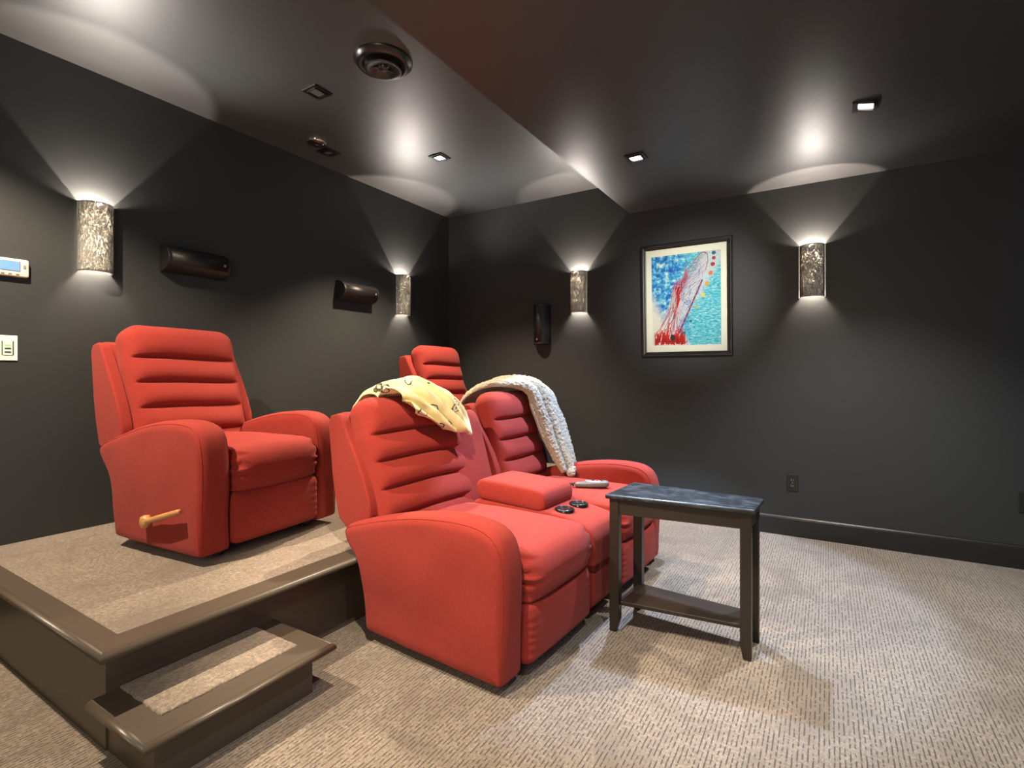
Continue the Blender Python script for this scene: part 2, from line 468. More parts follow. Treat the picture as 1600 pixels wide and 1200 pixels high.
# raised platform with wooden edge boards
pl = prop(empty('platform', (-2.5, 2.4, 0)), 'raised carpeted platform edged with dark brown painted boards along the left wall', 'platform')
def part(o, p):
    o.parent = p; o.matrix_parent_inverse = Matrix.Translation(-Vector(p.location)) if p.rotation_euler.z == 0 else p.matrix_world.inverted()
    return o
PX, PY = -1.87, .685           # riser faces
NX, NY = -1.76, .63            # nosing edges
part(box('front_riser', PX-.02, PX, PY, YB-.002, 0, PZ-.034, M['wood']), pl)
part(box('side_riser', XL+.002, PX-.02, PY, PY+.02, 0, PZ-.034, M['wood']), pl)
def nosing(name, pts, z1, th, mat, parent):
    """flat mitred board given by its 4 plan corners, with a rounded outer edge between the first two"""
    a, b, c, d = [Vector((*p, 0)) for p in pts]
    out = ((a-d).normalized()+(b-c).normalized()); e = (b-a).normalized(); on = Vector((e.y, -e.x, 0))
    if on.dot(out) < 0: on = -on
    vs = []; K = 9
    r = th/2
    # cross-section: inner top, top outer, half round, bottom outer, inner bottom
    sec = [('in', z1), ]
    arc = [(-r+r*math.cos(t), z1-r+r*math.sin(t)) for t in [PI/2-PI*k/(K-1) for k in range(K)]]
    for end, (o_, i_) in enumerate(((a, d), (b, c))):
        dirn = (o_-i_); L = dirn.dot(on); 
        col = [i_+Vector((0, 0, z1))]
        for (s, z) in arc:
            p = o_+dirn*(s/L); col.append(Vector((p.x, p.y, z)))
        col.append(i_+Vector((0, 0, z1-th)))
        vs += col
    n = K+2
    fs = [(i, i+1, n+i+1, n+i) for i in range(n-1)]+[(n-1, 0, n, 2*n-1), tuple(range(n)), tuple(range(n, 2*n))]
    o = mesh_obj(name, vs, fs, mat, smooth=False)
    for p in o.data.polygons:
        if len(p.vertices) == 4 and abs(p.normal.z) < .99: p.use_smooth = True
    return part(o, parent)
BW = .105
nosing('edge_board', [(NX, NY), (NX, YB-.002), (NX-BW, YB-.002), (NX-BW, NY+BW*.8)], PZ, .034, M['wood'], pl)
nosing('edge_board', [(XL+.002, NY), (NX, NY), (NX-BW, NY+BW*.8), (XL+.002, NY+BW*.8)], PZ, .034, M['wood'], pl)
part(box('carpet', XL+.002, NX-BW-.001, NY+BW*.8+.001, YB-.002, PZ-.03, PZ-.002, M['carpet_plat'], bev=.006), pl)

# lower step
stp = prop(empty('step', (-1.7, .94, 0)), 'low wooden step with a carpet inset standing against the platform corner', 'step')
SZ = .176
part(box('riser_board', -1.60, -1.58, .69, 1.20, 0, SZ-.03, M['wood']), stp)
part(box('end_board', PX+.001, -1.60, 1.18, 1.20, 0, SZ-.03, M['wood']), stp)
part(box('end_board', PX+.001, -1.60, .69, .71, 0, SZ-.03, M['wood']), stp)
sx0, sx1, sy0, sy1 = PX+.002, -1.51, .632, 1.25
nosing('edge_board', [(sx1, sy0), (sx1, sy1), (sx1-.10, sy1-.09), (sx1-.10, sy0+.09)], SZ, .03, M['wood'], stp)
nosing('edge_board', [(sx0, sy0), (sx1, sy0), (sx1-.10, sy0+.09), (sx0, sy0+.09)], SZ, .03, M['wood'], stp)
nosing('edge_board', [(sx0, sy1), (sx1, sy1), (sx1-.10, sy1-.09), (sx0, sy1-.09)], SZ, .03, M['wood'], stp)
def rag(v, a, b, c):           # slightly frayed carpet edge
    k = .004*noise.noise(Vector((v.x*60, v.y*60, 1)));
    return Vector((v.x+k, v.y+k, v.z))
part(softbox('carpet_inset', sx0+.003, sx1-.099, sy0+.088, sy1-.088, SZ-.02, SZ+.007, .006, M['carpet_plat'], n=(40, 60, 1), fn=rag), stp)

# ---------------------------------------------------------------- upholstery
FAB = M['fabric']
TILT = R(16.5)
UP = Vector((-math.sin(TILT), 0, math.cos(TILT))); FW = Vector((math.cos(TILT), 0, math.sin(TILT)))
B0 = Vector((-.25, 0, .36))
BH = .705                        # back height along the tilt
def BK(y, h, d):                 # point on a back: sideways, up the back, in front of its plane
    return B0+UP*h+FW*d+Vector((0, y, 0))
ARM = chaikin([(-.298, .045), (-.302, .058), (-.335, .20), (-.365, .335), (-.450, .385), (-.478, .465), (-.35, .505), (-.12, .565), (.10, .600), (.30, .602),
               (.395, .565), (.43, .48), (.435, .34), (.425, .16), (.418, .060), (.415, .040), (.395, .034), (.0, .040)], 3)
SGN = sum(ARM[i-1][0]*ARM[i][1]-ARM[i][0]*ARM[i-1][1] for i in range(len(ARM)))
def arm(y0, y1, parent):
    def fn(v):
        v = v.copy(); z = v.z
        # fuller at the top, tucked under at the bottom, small pulls in the cloth
        k = noise.noise(Vector((v.x*5, v.y*9, v.z*5)))*.006+noise.noise(Vector((v.x*14, v.y*14, v.z*9)))*.002
        mid = (y0+y1)/2
        k += .009*math.exp(-((v.x-.0)**2*.6+(z-.36)**2)/.035)
        v.y = mid+(v.y-mid)*(1+.05*math.sin(min(1, z/.6)*PI*.6))+k*(1 if v.y > mid else -1)
        return v
    a_ = rounded_prism('arm', ARM, y0, y1, .042, FAB, None, bulge=0, fn=fn, low=True)
    a_.parent = parent
    n = len(ARM)
    for s_, ye in ((-1, y0), (1, y1)):
        pts = []
        for i in range(n):
            p, q, r_ = ARM[i], ARM[i-1], ARM[(i+1) % n]; t = Vector((r_[0]-q[0], r_[1]-q[1])).normalized()
            k = .25+.75*min(1, max(0, (p[1]-.06)/.16)); ins = .014*k
            pts.append(fn(Vector((p[0]+t.y*ins, ye-s_*.0105, p[1]-t.x*ins))) if SGN < 0 else fn(Vector((p[0]-t.y*ins, ye-s_*.0105, p[1]+t.x*ins))))
        seam_loop('seam', pts, a_)
    return a_
def seam_loop(name, pts, parent, r=.0015):
    """closed stitched seam: a thin cord following pts"""
    P = [Vector(p) for p in pts]; n = len(P); vs, fs = [], []
    for i in range(n):
        t = (P[(i+1) % n]-P[i-1]).normalized(); a = t.orthogonal().normalized() if abs(t.y) > .9 else (Vector((0, 1, 0))-t*t.y).normalized(); b = t.cross(a)
        for k in range(6): w_ = 2*PI*k/6; vs.append(P[i]+(a*math.cos(w_)+b*math.sin(w_))*r)
    for i in range(n):
        for k in range(6): fs.append((i*6+k, i*6+(k+1) % 6, ((i+1) % n)*6+(k+1) % 6, ((i+1) % n)*6+k))
    return mesh_obj(name, vs, fs, FAB, parent)
CR = [.155, .285, .415, .535]            # heights of the creases, measured from the foot of the back
def cushion_back(yc, w, parent, top=BH):
    r = .055
    creases = [top-.185, top-.315, top-.445, top-.575]
    def fn(v, a, b, c):
        # local: x depth (front +), y width, z height
        h = v.z+top/2; y = v.y
        hw = w/2
        # rounded top corners
        if h > top-.12:
            t = (h-(top-.12))/.12
            y *= 1-.13*t*t*t
        if v.x > 0:
            e = max(0.0, 1-(abs(y)/hw)**6)                  # softens towards the sides
            m = max(0.0, min(1.0, (hw*.955-abs(y))/.03))
            hh = h+.005*math.sin(y*8+yc*5)
            lv = [top+.01]+creases+[-.12]; amt = 0
            for a_, b_ in zip(lv, lv[1:]):
                if b_ <= hh <= a_:
                    t = (a_-hh)/(a_-b_)                     # 0 at the top of a roll, 1 at its foot
                    amt = .030*math.sin(PI*t**1.5)**.62-.022
                    if a_ == lv[0]: amt += .010*t
            for cz in creases: amt -= .012*math.exp(-((hh-cz)/.006)**2)
            bel = .026*(1-(abs(y)/hw)**2.5)
            f = max(0, a)
            x = v.x+f*(bel+amt*(.12+.88*m)*e)
            x += f*.004*noise.noise(Vector((y*7, h*7, 3.3+yc)))
        else: x = v.x
        y += .004*noise.noise(Vector((y*6+5, h*9, yc)))
        return Vector((x, y, v.z))
    o = softbox('back_cushion', -.07, .07, -w/2, w/2, -top/2, top/2, (r, r, .07), FAB, None, n=(3, 26, 120), fn=fn)
    me = o.data; mid = top/2
    for v in me.vertices:
        p = v.co.copy(); q = BK(p.y+yc, p.z+mid, p.x-.03); v.co = q
    o.parent = parent
    return o
def back_shell(yc, w, parent, low=.14, top=.66):
    """padded frame behind the cushion with the two side wings"""
    prof = chaikin([(-.045, low), (-.012, top-.30), (-.055, top-.10), (-.070, top), (-.135, top+.004), (-.150, top-.10), (-.175, .30), (-.185, low)], 2)
    pr = [(p[0], p[1]) for p in prof]
    o = rounded_prism('back_frame', pr, yc-w/2+.03, yc+w/2-.03, .01, FAB, None)
    for v in o.data.vertices: p = v.co.copy(); v.co = BK(p.y, p.z, p.x-.02)
    o.parent = parent
    for s in (-1, 1):
        wp = chaikin([(-.02, low-.02), (.030, low+.03), (.010, .36), (-.055, top-.06), (-.070, top-.005), (-.160, top), (-.180, top-.12), (-.215, .34), (-.215, low-.02)], 1)
        y0, y1 = sorted((yc+s*(w/2-.055), yc+s*w/2))
        k = rounded_prism('wing', wp, y0, y1, .010, FAB, None)
        for v in k.data.vertices: p = v.co.copy(); v.co = BK(p.y, p.z, p.x-.02)
        k.parent = parent
def seat(yc, w, parent, pull=1):
    hw = w/2
    def fn(v, a, b, c):
        x, y, z = v
        if c > 0: z += c*.022*(1-min(1, abs(b))**2.4)*(1-.35*a*a)       # crown
        if a > 0:
            x += a*.020*(1-min(1, abs(b))**3)
        if a > .5 and c > .2: z -= .015*(a-.5)
        # gathers at both sides of the front roll
        if a > .55:
            e = max(0, (abs(b)-.62)/.38)
            g = math.sin(z*150+2*noise.noise(Vector((y*8, z*18, 2))))
            x += .011*e*g*min(1, e*1.5); y += .004*e*g*(1 if b > 0 else -1)
            x -= .018*e*e
        k = .004*noise.noise(Vector((x*6+yc, y*6, z*6)))
        return Vector((x+k, y, z+k))
    o = softbox('seat_cushion', -.30, .455, yc-hw, yc+hw, .265, .475, (.085, .045, .085), FAB, parent, n=(24, 40, 16), fn=fn)
    def fr(v, a, b, c):
        x, y, z = v
        if a > 0:
            x += .016*(1-min(1, abs(b))**3)*(1-c*c*.8)
            e = max(0, (abs(b)-.70)/.30); x += .002*e*math.sin(z*190+3*noise.noise(Vector((y*9, z*9, 1))))
        return Vector((x, y, z))
    softbox('footrest', .34, .445, yc-hw+.004, yc+hw-.004, .05, .285, (.04, .035, .035), FAB, parent, n=(2, 30, 26), fn=fr)
def lever(parent, y):
    l = lathe('lever_hub', [(.0, .032), (.018, .032), (.026, .028), (.029, .018), (.027, .0), (.0, .0)], M['oak'], None, 32)
    for v in l.data.vertices: p = v.co.copy(); v.co = Vector((.02+p.x, y-p.z, .155+p.y))
    l.parent = parent
    tube('lever_handle', [(.02, y-.02, .155), (.12, y-.024, .180), (.22, y-.027, .206), (.32, y-.030, .232)], lambda s: .0105+.002*math.sin(s*PI), M['oak'], parent, 16)
def undercarriage(parent, ys, x0=-.24, x1=.34):
    for y in ys:
        box('base_rail', x0, x1, y-.018, y+.018, .012, .052, M['steel'], parent, bev=.004)
        for x in (x0+.03, x1-.03):
            f = lathe('foot', [(.0, 0), (.022, 0), (.024, .004), (.018, .014), (.0, .014)], M['black_plastic'], parent, 20)
            f.location = (x, y, 0)
    for x in (x0+.08, x1-.08):
        box('cross_rail', x-.014, x+.014, min(ys), max(ys), .022, .050, M['steel'], parent)
def recliner():
    t = empty('recliner')
    W = .76; A = .135
    arm(-W/2, -W/2+A, t); arm(W/2-A, W/2, t)
    seat(0, W-2*A-.004, t)
    cushion_back(0, .59, t, .722); back_shell(0, .70, t)
    box('seat_box', -.27, .34, -W/2+A-.01, W/2-A+.01, .06, .27, FAB, t, bev=.01)
    undercarriage(t, (-.24, .24))
    lever(t, -W/2-.004)
    return t
GR = 'red reclining armchairs on the platform'
rc = recliner()
rc.location = (-2.61, 1.475, PZ); rc.rotation_euler = (0, 0, R(6)); rc.scale = (.87, 1, 1)
prop(rc, 'red fabric recliner with a wooden side lever, nearest on the platform below the large sconce', 'armchair', GR)
r2 = copy_tree(rc)
r2.location = (-2.57, 3.56, PZ); r2.rotation_euler = (0, 0, R(3))
prop(r2, 'red fabric recliner in the far corner of the platform, seen above the yellow blanket', 'armchair', GR)
for ch in list(r2.children):
    if ch.name.startswith('lever'): bpy.data.objects.remove(ch)

# ---------------------------------------------------------------- loveseat with console
B0 = Vector((-.315, 0, .36))
LS = empty('reclining_loveseat', (-1.345, 2.365, 0), R(-3.2))
prop(LS, 'red two-seat reclining loveseat with a centre console and cup holders', 'sofa')
LW = 1.66; LA = .135; CW = .32; SW = (LW-2*LA-CW)/2
Y1 = -CW/2-SW/2; Y2 = CW/2+SW/2
arm(-LW/2, -LW/2+LA, LS); arm(LW/2-LA, LW/2, LS)
for yc in (Y1, Y2):
    seat(yc, SW-.004, LS)
    cushion_back(yc+.044 if yc < 0 else yc+.07, .665 if yc < 0 else .50, LS)
    back_shell(yc-.01 if yc < 0 else yc+.065, .63 if yc < 0 else .57, LS)
    box('seat_box', -.27, .34, yc-SW/2+.005, yc+SW/2-.005, .06, .27, FAB, LS, bev=.01)
undercarriage(LS, (-.60, -.16, .16, .60))
def cons_top(v, a, b, c):
    x, y, z = v
    if c > 0: z -= .05*max(0, a)**2.5
    return Vector((x, y, z))
softbox('console_body', -.28, .445, -CW/2+.003, CW/2-.003, .05, .485, (.07, .02, .06), FAB, LS, n=(20, 12, 20), fn=cons_top)
def lid(v, a, b, c):
    x, y, z = v
    if c > 0: z += .012*(1-b*b)*(1-a*a)
    if c < 0: x += .0
    z += .02*(-a)*.5
    return Vector((x, y, z))
ld = softbox('console_lid', -.24, .183, -CW/2+.004, CW/2-.004, .475, .585, (.05, .02, .045), FAB, LS, n=(16, 12, 4), fn=lid)
cb = softbox('console_back', -.06, .06, -CW/2-.02, CW/2-.03, .02, .60, (.045, .03, .10), FAB, None, n=(3, 12, 20),
             fn=lambda v, a, b, c: Vector((v.x+(.015*(1-b*b)*(1-c*c) if a > 0 else 0), v.y*(1-.0*c), v.z)))
for v in cb.data.vertices: p = v.co.copy(); v.co = BK(p.y, p.z, p.x-.02)
cb.parent = LS
for i, (cx, cy) in enumerate(((.250, -.068), (.257, .068))):
    c_ = lathe('cup_holder', [(.0, .0012), (.034, .0012), (.036, .002), (.038, .0065), (.046, .0075), (.049, .004), (.049, -.008)], M['cup'], LS, 40)
    c_.location = (cx, cy, .482)

# ---------------------------------------------------------------- blankets, controller
def hang(rows, yc, k=0.0): return [[BK(yc+y, h-.01, d+(k if d > -.02 else 0)) for (y, h, d) in r] for r in rows]
def place_on(o, base, mirror=False):
    o.parent = None; o.location = base.location; o.rotation_euler = base.rotation_euler
    return o
# yellow: rows run from behind the top over to the front, columns from the near side to the far side
rows = hang([[(-.17, .60, -.22), (-.02, .62, -.22), (.14, .62, -.22), (.29, .58, -.22)],
             [(-.19, .690, -.14), (-.03, .745, -.13), (.14, .755, -.13), (.31, .69, -.13)],
             [(-.17, .715, -.02), (-.01, .765, -.01), (.15, .755, -.01), (.325, .67, -.02)],
             [(-.13, .690, .065), (.02, .700, .085), (.17, .680, .09), (.330, .61, .05)],
             [(-.08, .640, .085), (.08, .590, .10), (.20, .570, .11), (.335, .52, .085)],
             [(-.03, .590, .085), (.14, .490, .095), (.235, .460, .11), (.315, .44, .085)]], Y1, .024)
def fold_y(u, v):
    f = 0
    m_ = min(1, max(0, (u-.20)*3.5))
    q = (v-1.05*(u-.45))*3.6                      # diagonal rolls on the near half, smooth cloth on the far half
    roll = abs(math.sin(PI*q))**.55
    wgt = max(0, min(1, (.62+.55*(u-.45)-v)*6))
    f += (.052*roll-.018)*m_*wgt+.012*(1-wgt)
    f += .012*math.sin(v*15)*math.exp(-((u-.35)/.16)**2)
    f += .012*noise.noise(Vector((u*3, v*5, 1)))+.007*noise.noise(Vector((u*9, v*12, 4)))
    return f+.010
yb = sheet('blanket', rows, M['yellow'], nu=80, nv=90, thick=.010, fold=fold_y)
place_on(yb, LS); prop(yb, 'yellow printed fleece blanket draped over the near seat back of the loveseat', 'blanket')
# cream
rows = hang([[(-.16, .60, -.26), (.0, .60, -.27), (.10, .60, -.27), (.24, .58, -.26)],
             [(-.22, .69, -.17), (.0, .74, -.17), (.12, .75, -.16), (.26, .71, -.15)],
             [(-.12, .735, -.05), (.04, .775, -.04), (.17, .775, -.04), (.32, .71, -.05)],
             [(.06, .68, .085), (.15, .71, .10), (.255, .69, .10), (.385, .62, .05)],
             [(.090, .54, .095), (.18, .55, .12), (.28, .54, .12), (.405, .50, .08)],
             [(.120, .39, .095), (.20, .40, .12), (.28, .39, .13), (.395, .37, .10)],
             [(.150, .24, .115), (.205, .25, .145), (.27, .24, .15), (.350, .23, .13)],
             [(.185, .105, .14), (.215, .10, .165), (.26, .10, .165), (.310, .105, .145)]], Y2+.05, .025)
def fold_c(u, v):
    return .046*abs(math.sin(PI*(v*3+.12*math.sin(u*7))))**.55*(.5+.5*min(1, u*1.6))-.004+.006*noise.noise(Vector((u*8, v*6, 7)))
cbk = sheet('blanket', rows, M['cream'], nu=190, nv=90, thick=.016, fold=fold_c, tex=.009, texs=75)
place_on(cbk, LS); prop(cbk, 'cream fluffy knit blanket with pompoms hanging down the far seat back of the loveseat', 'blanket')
def pompom(p, r):
    bm = bmesh.new(); bmesh.ops.create_icosphere(bm, subdivisions=5, radius=r)
    for v in bm.verts:
        k = 1+.16*noise.noise(v.co*90+Vector(p)*10)+.08*noise.noise(v.co*220)
        v.co = v.co*k+Vector(p)
    o = bm_obj('pompom', bm, M['cream'], None, True); o.parent = cbk
pompom(BK(Y2+.215, .085, .255), .028); pompom(BK(Y2+.270, .100, .250), .023); pompom(BK(Y2+.330, .080, .240), .025)

B0 = Vector((-.25, 0, .36))
# small cream throw behind the far recliner's right shoulder
rows = hang([[(.24, .70, -.13), (.268, .69, -.13), (.285, .655, -.13)],
             [(.25, .70, -.03), (.276, .685, -.03), (.290, .65, -.03)],
             [(.262, .64, .03), (.283, .62, .02), (.296, .58, -.01)],
             [(.270, .56, .03), (.288, .55, .015), (.298, .52, -.02)],
             [(.276, .50, .02), (.288, .49, .01), (.296, .47, -.02)]], 0)
th = sheet('throw', rows, M['cream'], nu=30, nv=14, thick=.006)
place_on(th, r2); prop(th, 'sliver of cream throw on the right edge of the far recliner', 'blanket')

# massage hand controller with coiled cord on the far seat
def on_ls(p): return Matrix.Translation(LS.location) @ Matrix.Rotation(LS.rotation_euler.z, 4, 'Z') @ Vector(p)
rm = prop(empty('hand_controller', on_ls((.17, Y2-.03, .497)), R(24)), 'grey hand controller with a coiled black cord lying on the far seat', 'remote control'); rm.scale = (1.3, 1.25, 1.25)
def rbf(v, a, b, c):
    x, y, z = v; k = 1-.35*max(0, -a)
    return Vector((x, y*k, z*(1-.25*max(0, -a))+.004*a))
softbox('controller_body', -.075, .075, -.024, .024, .0, .030, (.02, .015, .012), M['grey_plastic'], rm, n=(14, 8, 4), fn=rbf)
softbox('face_panel', -.03, .062, -.016, .016, .022, .0325, (.01, .008, .004), M['silver'], rm, n=(8, 6, 2))
for k in range(3): box('button', .0+k*.018, .011+k*.018, -.009, .009, .031, .035, M['red_btn'] if k == 1 else M['black_plastic'], rm, bev=.002)
pts = []
for i in range(161):
    s = i/160; a = s*2*PI*13; q = Vector((-.075-.125*s, -.01*math.sin(s*3), .012))
    pts.append(q+Vector((0, math.cos(a), math.sin(a)))*.0075)
tube('coiled_cord', pts, .0026, M['black_plastic'], rm, 6, m=640)

# ---------------------------------------------------------------- side table
tb = prop(empty('side_table', (-.54, 2.33, 0)), 'dark wedge-shaped side table with a low shelf, in front of the loveseat', 'table')
TOP = [(-.848, 2.172), (-.243, 2.226), (-.232, 2.456), (-.822, 2.497)]
TZ = .61
def slab(name, pts, z0, z1, mat, parent, bev=.006):
    bm = bmesh.new(); lo = [bm.verts.new((*p, z0)) for p in pts]; hi = [bm.verts.new((*p, z1)) for p in pts]
    n = len(pts); bm.faces.new(lo[::-1]); bm.faces.new(hi)
    for i in range(n): bm.faces.new((lo[i], lo[(i+1) % n], hi[(i+1) % n], hi[i]))
    if bev: bmesh.ops.bevel(bm, geom=list(bm.edges), offset=bev, segments=2, affect='EDGES', profile=.5)
    return part(bm_obj(name, bm, mat), parent)
slab('table_top', TOP, TZ-.020, TZ, M['tabletop'], tb)
def inset(pts, d):
    c = Vector((sum(p[0] for p in pts)/4, sum(p[1] for p in pts)/4)); out = []
    for p in pts:
        q = Vector(p)-c; out.append((c.x+q.x-math.copysign(d, q.x), c.y+q.y-math.copysign(d, q.y)))
    return out
I = inset(TOP, .016); LT = .042
cen = Vector((-.54, 2.34))
legs = []
for (x, y) in I:
    sx = 1 if x < cen.x else -1; sy = 1 if y < cen.y else -1
    x0, x1 = sorted((x, x+sx*LT)); y0, y1 = sorted((y, y+sy*LT))
    bm = bmesh.new(); rings = []
    for z, k in ((0, .012), (.055, 0), (TZ-.02, 0)):
        xa, xb, ya, yb_ = x0, x1, y0, y1
        if sx > 0: xb -= k
        else: xa += k
        if sy > 0: yb_ -= k
        else: ya += k
        rings.append([bm.verts.new(p) for p in ((xa, ya, z), (xb, ya, z), (xb, yb_, z), (xa, yb_, z))])
    bm.faces.new(rings[0][::-1]); bm.faces.new(rings[-1])
    for a, b in zip(rings, rings[1:]):
        for i in range(4): bm.faces.new((a[i], a[(i+1) % 4], b[(i+1) % 4], b[i]))
    bmesh.ops.bevel(bm, geom=[e for e in bm.edges if abs(e.verts[0].co.z-e.verts[1].co.z) > .02], offset=.002, segments=2, affect='EDGES')
    part(bm_obj('leg', bm, M['espresso']), tb); legs.append((x0, x1, y0, y1))
def beam(name, a, b, th, z0, z1):
    a, b = Vector(a), Vector(b); e = (b-a).normalized(); n = Vector((-e.y, e.x))*th/2
    return slab(name, [tuple(a-n), tuple(b-n), tuple(b+n), tuple(a+n)], z0, z1, M['espresso'], tb, .001)
J = inset(TOP, .030)
beam('apron', (J[0][0]+.02, J[0][1]), (J[1][0]-.02, J[1][1]), .016, TZ-.088, TZ-.02)
beam('apron', (J[1][0], J[1][1]+.02), (J[2][0], J[2][1]-.02), .016, TZ-.088, TZ-.02)
beam('apron', (J[2][0]-.02, J[2][1]), (J[3][0]+.02, J[3][1]), .016, TZ-.088, TZ-.02)
beam('apron', (J[3][0], J[3][1]-.02), (J[0][0], J[0][1]+.02), .016, TZ-.088, TZ-.02)
slab('shelf', inset(TOP, .040), .112, .130, M['espresso'], tb, .003)

# ---------------------------------------------------------------- sconces (local: +x away from the wall)
SR, SH = .076, .362
def sconce():
    t = empty('wall_sconce')
    n = 40; vs, fs = [], []
    for rr in (SR, SR-.004):
        for z in [SH*(k/24)-SH/2 for k in range(25)]:
            for i in range(n+1):
                a = -PI/2+PI*i/n; vs.append((.012+rr*math.cos(a), rr*math.sin(a), z))
    K = n+1
    for s in (0, 25*K):
        for j in range(24):
            for i in range(n): fs.append((s+j*K+i, s+j*K+i+1, s+(j+1)*K+i+1, s+(j+1)*K+i))
    for j in (0, 24):
        for i in range(n): fs.append((j*K+i, j*K+i+1, 25*K+j*K+i+1, 25*K+j*K+i))
    for j in range(24):
        for i in (0, n): fs.append((j*K+i, (j+1)*K+i, 25*K+(j+1)*K+i, 25*K+j*K+i))
    mesh_obj('shade', vs, fs, M['shade'], t)
    for s in (-1, 1): box('side_clip', .0, .013, s*SR-.004, s*SR+.004, -SH/2, SH/2, M['chrome'], t)
    box('back_plate', .0, .010, -.045, .045, -.06, .085, M['chrome'], t, bev=.002)
    tube('lamp_arm', [(.008, 0, .0), (.030, 0, .0), (.036, 0, .02), (.036, 0, .035)], .006, M['chrome'], t, 10)
    b = lathe('bulb', [(.0, .0), (.007, .001), (.009, .01), (.009, .032), (.006, .040), (.0, .043)], M['bulb'], t, 20)
    b.location = (.036, 0, .037)
    return t
def sconce_lights(x, y, z, nx, ny, thr=1.0):
    # the lamp itself, then added lights imitating its reflections off the shade
    point_light('sconce_lamp_and_fill', (x+nx*.037, y+ny*.037, z+.092), 44, TUNG, .004)
    point_light('sconce_lamp_and_fill', (x+nx*.062, y+ny*.062, z+.160), 4.5, TUNG, .010)  # added, stands for lamp light bounced off the shade's inner front
    spot_light('sconce_throw', (x+nx*.045, y+ny*.045, z+.162), (x+nx*1.0, y+ny*1.0, z+.78), 64*thr, (1.0, .91, .82), 122, 1.0, .012)
    point_light('sconce_lamp_and_fill', (x+nx*.045, y+ny*.045, z-.075), 14.0, TUNG, .022)  # added to widen the downward cone; the sconce has one bulb
SC = [(XL, 1.163, 0, 'mirrored half-round wall sconce above the nearest recliner, leftmost of the sconces', 0),
      (XL, 3.462, 0, 'mirrored half-round wall sconce on the left wall, next to the room corner', 0),
      (-1.853, YB, -90, 'mirrored half-round wall sconce between the upright wall speaker and the framed picture', 0),
      (-.092, YB, -90, 'mirrored half-round wall sconce right of the framed picture', 0),
      (-1.80, YN, 90, 'mirrored half-round wall sconce seen only as a reflection in the picture glass', 0)]
s0 = sconce()
for i, (x, y, a, lab, _) in enumerate(SC):
    s = s0 if i == 0 else copy_tree(s0)
    s.location = (x, y, 1.862); s.rotation_euler = (0, 0, R(a))
    prop(s, lab, 'wall lamp', 'mirrored wall sconces')
    sconce_lights(x, y, 1.862, math.cos(R(a)), math.sin(R(a)), .3 if i == 3 else (.8 if i == 2 else 1.0))

# ---------------------------------------------------------------- wall speakers (local: +x away from the wall, long axis y)
def speaker():
    t = empty('wall_speaker')
    L, Hh, D = .36, .155, .112
    prof = [(0, -Hh/2), (.03, -Hh/2), (.072, -Hh*.40), (.100, -Hh*.22), (D, 0), (.100, Hh*.22), (.072, Hh*.40), (.03, Hh/2), (0, Hh/2)]
    pp = [prof[0]]+chaikin(prof[1:-1], 2, False)+[prof[-1]]
    rounded_prism('cabinet', pp, -L/2, L/2, .004, M['black_plastic'], t)
    g = [(p[0]+.002, p[1]*.93) for p in pp if p[0] > .035]; n = len(g)
    vs = []
    for y in (-L/2+.018, L/2-.018):
        for (x, z) in g: vs.append((x, y, z))
        for (x, z) in g: vs.append((x-.004, y, z))
    fs = [(i, i+1, 2*n+i+1, 2*n+i) for i in range(n-1)]
    for e in (0, 2*n): fs += [(e+i, e+i+1, e+n+i+1, e+n+i) for i in range(n-1)]
    for i in (0, n-1): fs.append((i, n+i, 3*n+i, 2*n+i))
    mesh_obj('grille', vs, fs, M['grille'], t)
    box('badge', D+.0018, D+.0035, L/2-.050, L/2-.036, -.010, .004, M['silver'], t, bev=.001)
    return t
sp0 = speaker()
SPK = [((XL, 1.655, 1.822), (0, 0, 0), 'black horizontal wall speaker above the nearest recliner, left of its fellow'),
       ((XL, 2.910, 1.812), (0, 0, 0), 'black horizontal wall speaker beside the corner sconce on the left wall'),
       ((-2.215, YB, 1.596), (R(90), 0, 0), 'black upright wall speaker on the back wall below a sconce')]
for i, (loc, rot, lab) in enumerate(SPK):
    s = sp0 if i == 0 else copy_tree(sp0)
    s.location = loc
    if i == 2: s.rotation_euler = (Matrix.Rotation(R(-90), 4, 'Z') @ Matrix.Rotation(R(-90), 4, 'X')).to_euler()
    prop(s, lab, 'speaker', 'small black wall speakers')

# ---------------------------------------------------------------- framed picture
pf = empty('framed_picture', ((-1.291-.600)/2, YB-.004, 1.285)); PWd, PHt = .69, .893
pf.rotation_euler = (R(2.3), 0, 0)
prop(pf, 'black framed print of a colourful carnival wheel against a blue sky', 'picture')
def frame_side(a, b, inw):
    """mitred moulding from corner a to corner b, inw points into the picture (x,z plane, y towards the room is negative)"""
    sec = [(0, 0), (0, .022), (.006, .030), (.014, .030), (.018, .024), (.026, .022), (.032, .016), (.040, .014), (.040, 0)]
    a, b = Vector(a), Vector(b); e = (b-a).normalized(); inw = Vector(inw); vs = []
    for c, s in ((a, 1), (b, -1)):
        for (d, h) in sec: p = c+inw*d+e*s*d; vs.append((p.x, -h, p.y))
    n = len(sec); fs = [(i, (i+1) % n, n+(i+1) % n, n+i) for i in range(n)]+[tuple(range(n)), tuple(range(n, 2*n))]
    return mesh_obj('frame_moulding', vs, fs, M['black_metal'], pf, smooth=False)
hw = PWd/2
frame_side((-hw, 0), (hw, 0), (0, 1)); frame_side((hw, 0), (hw, PHt), (-1, 0))
frame_side((hw, PHt), (-hw, PHt), (0, -1)); frame_side((-hw, PHt), (-hw, 0), (1, 0))
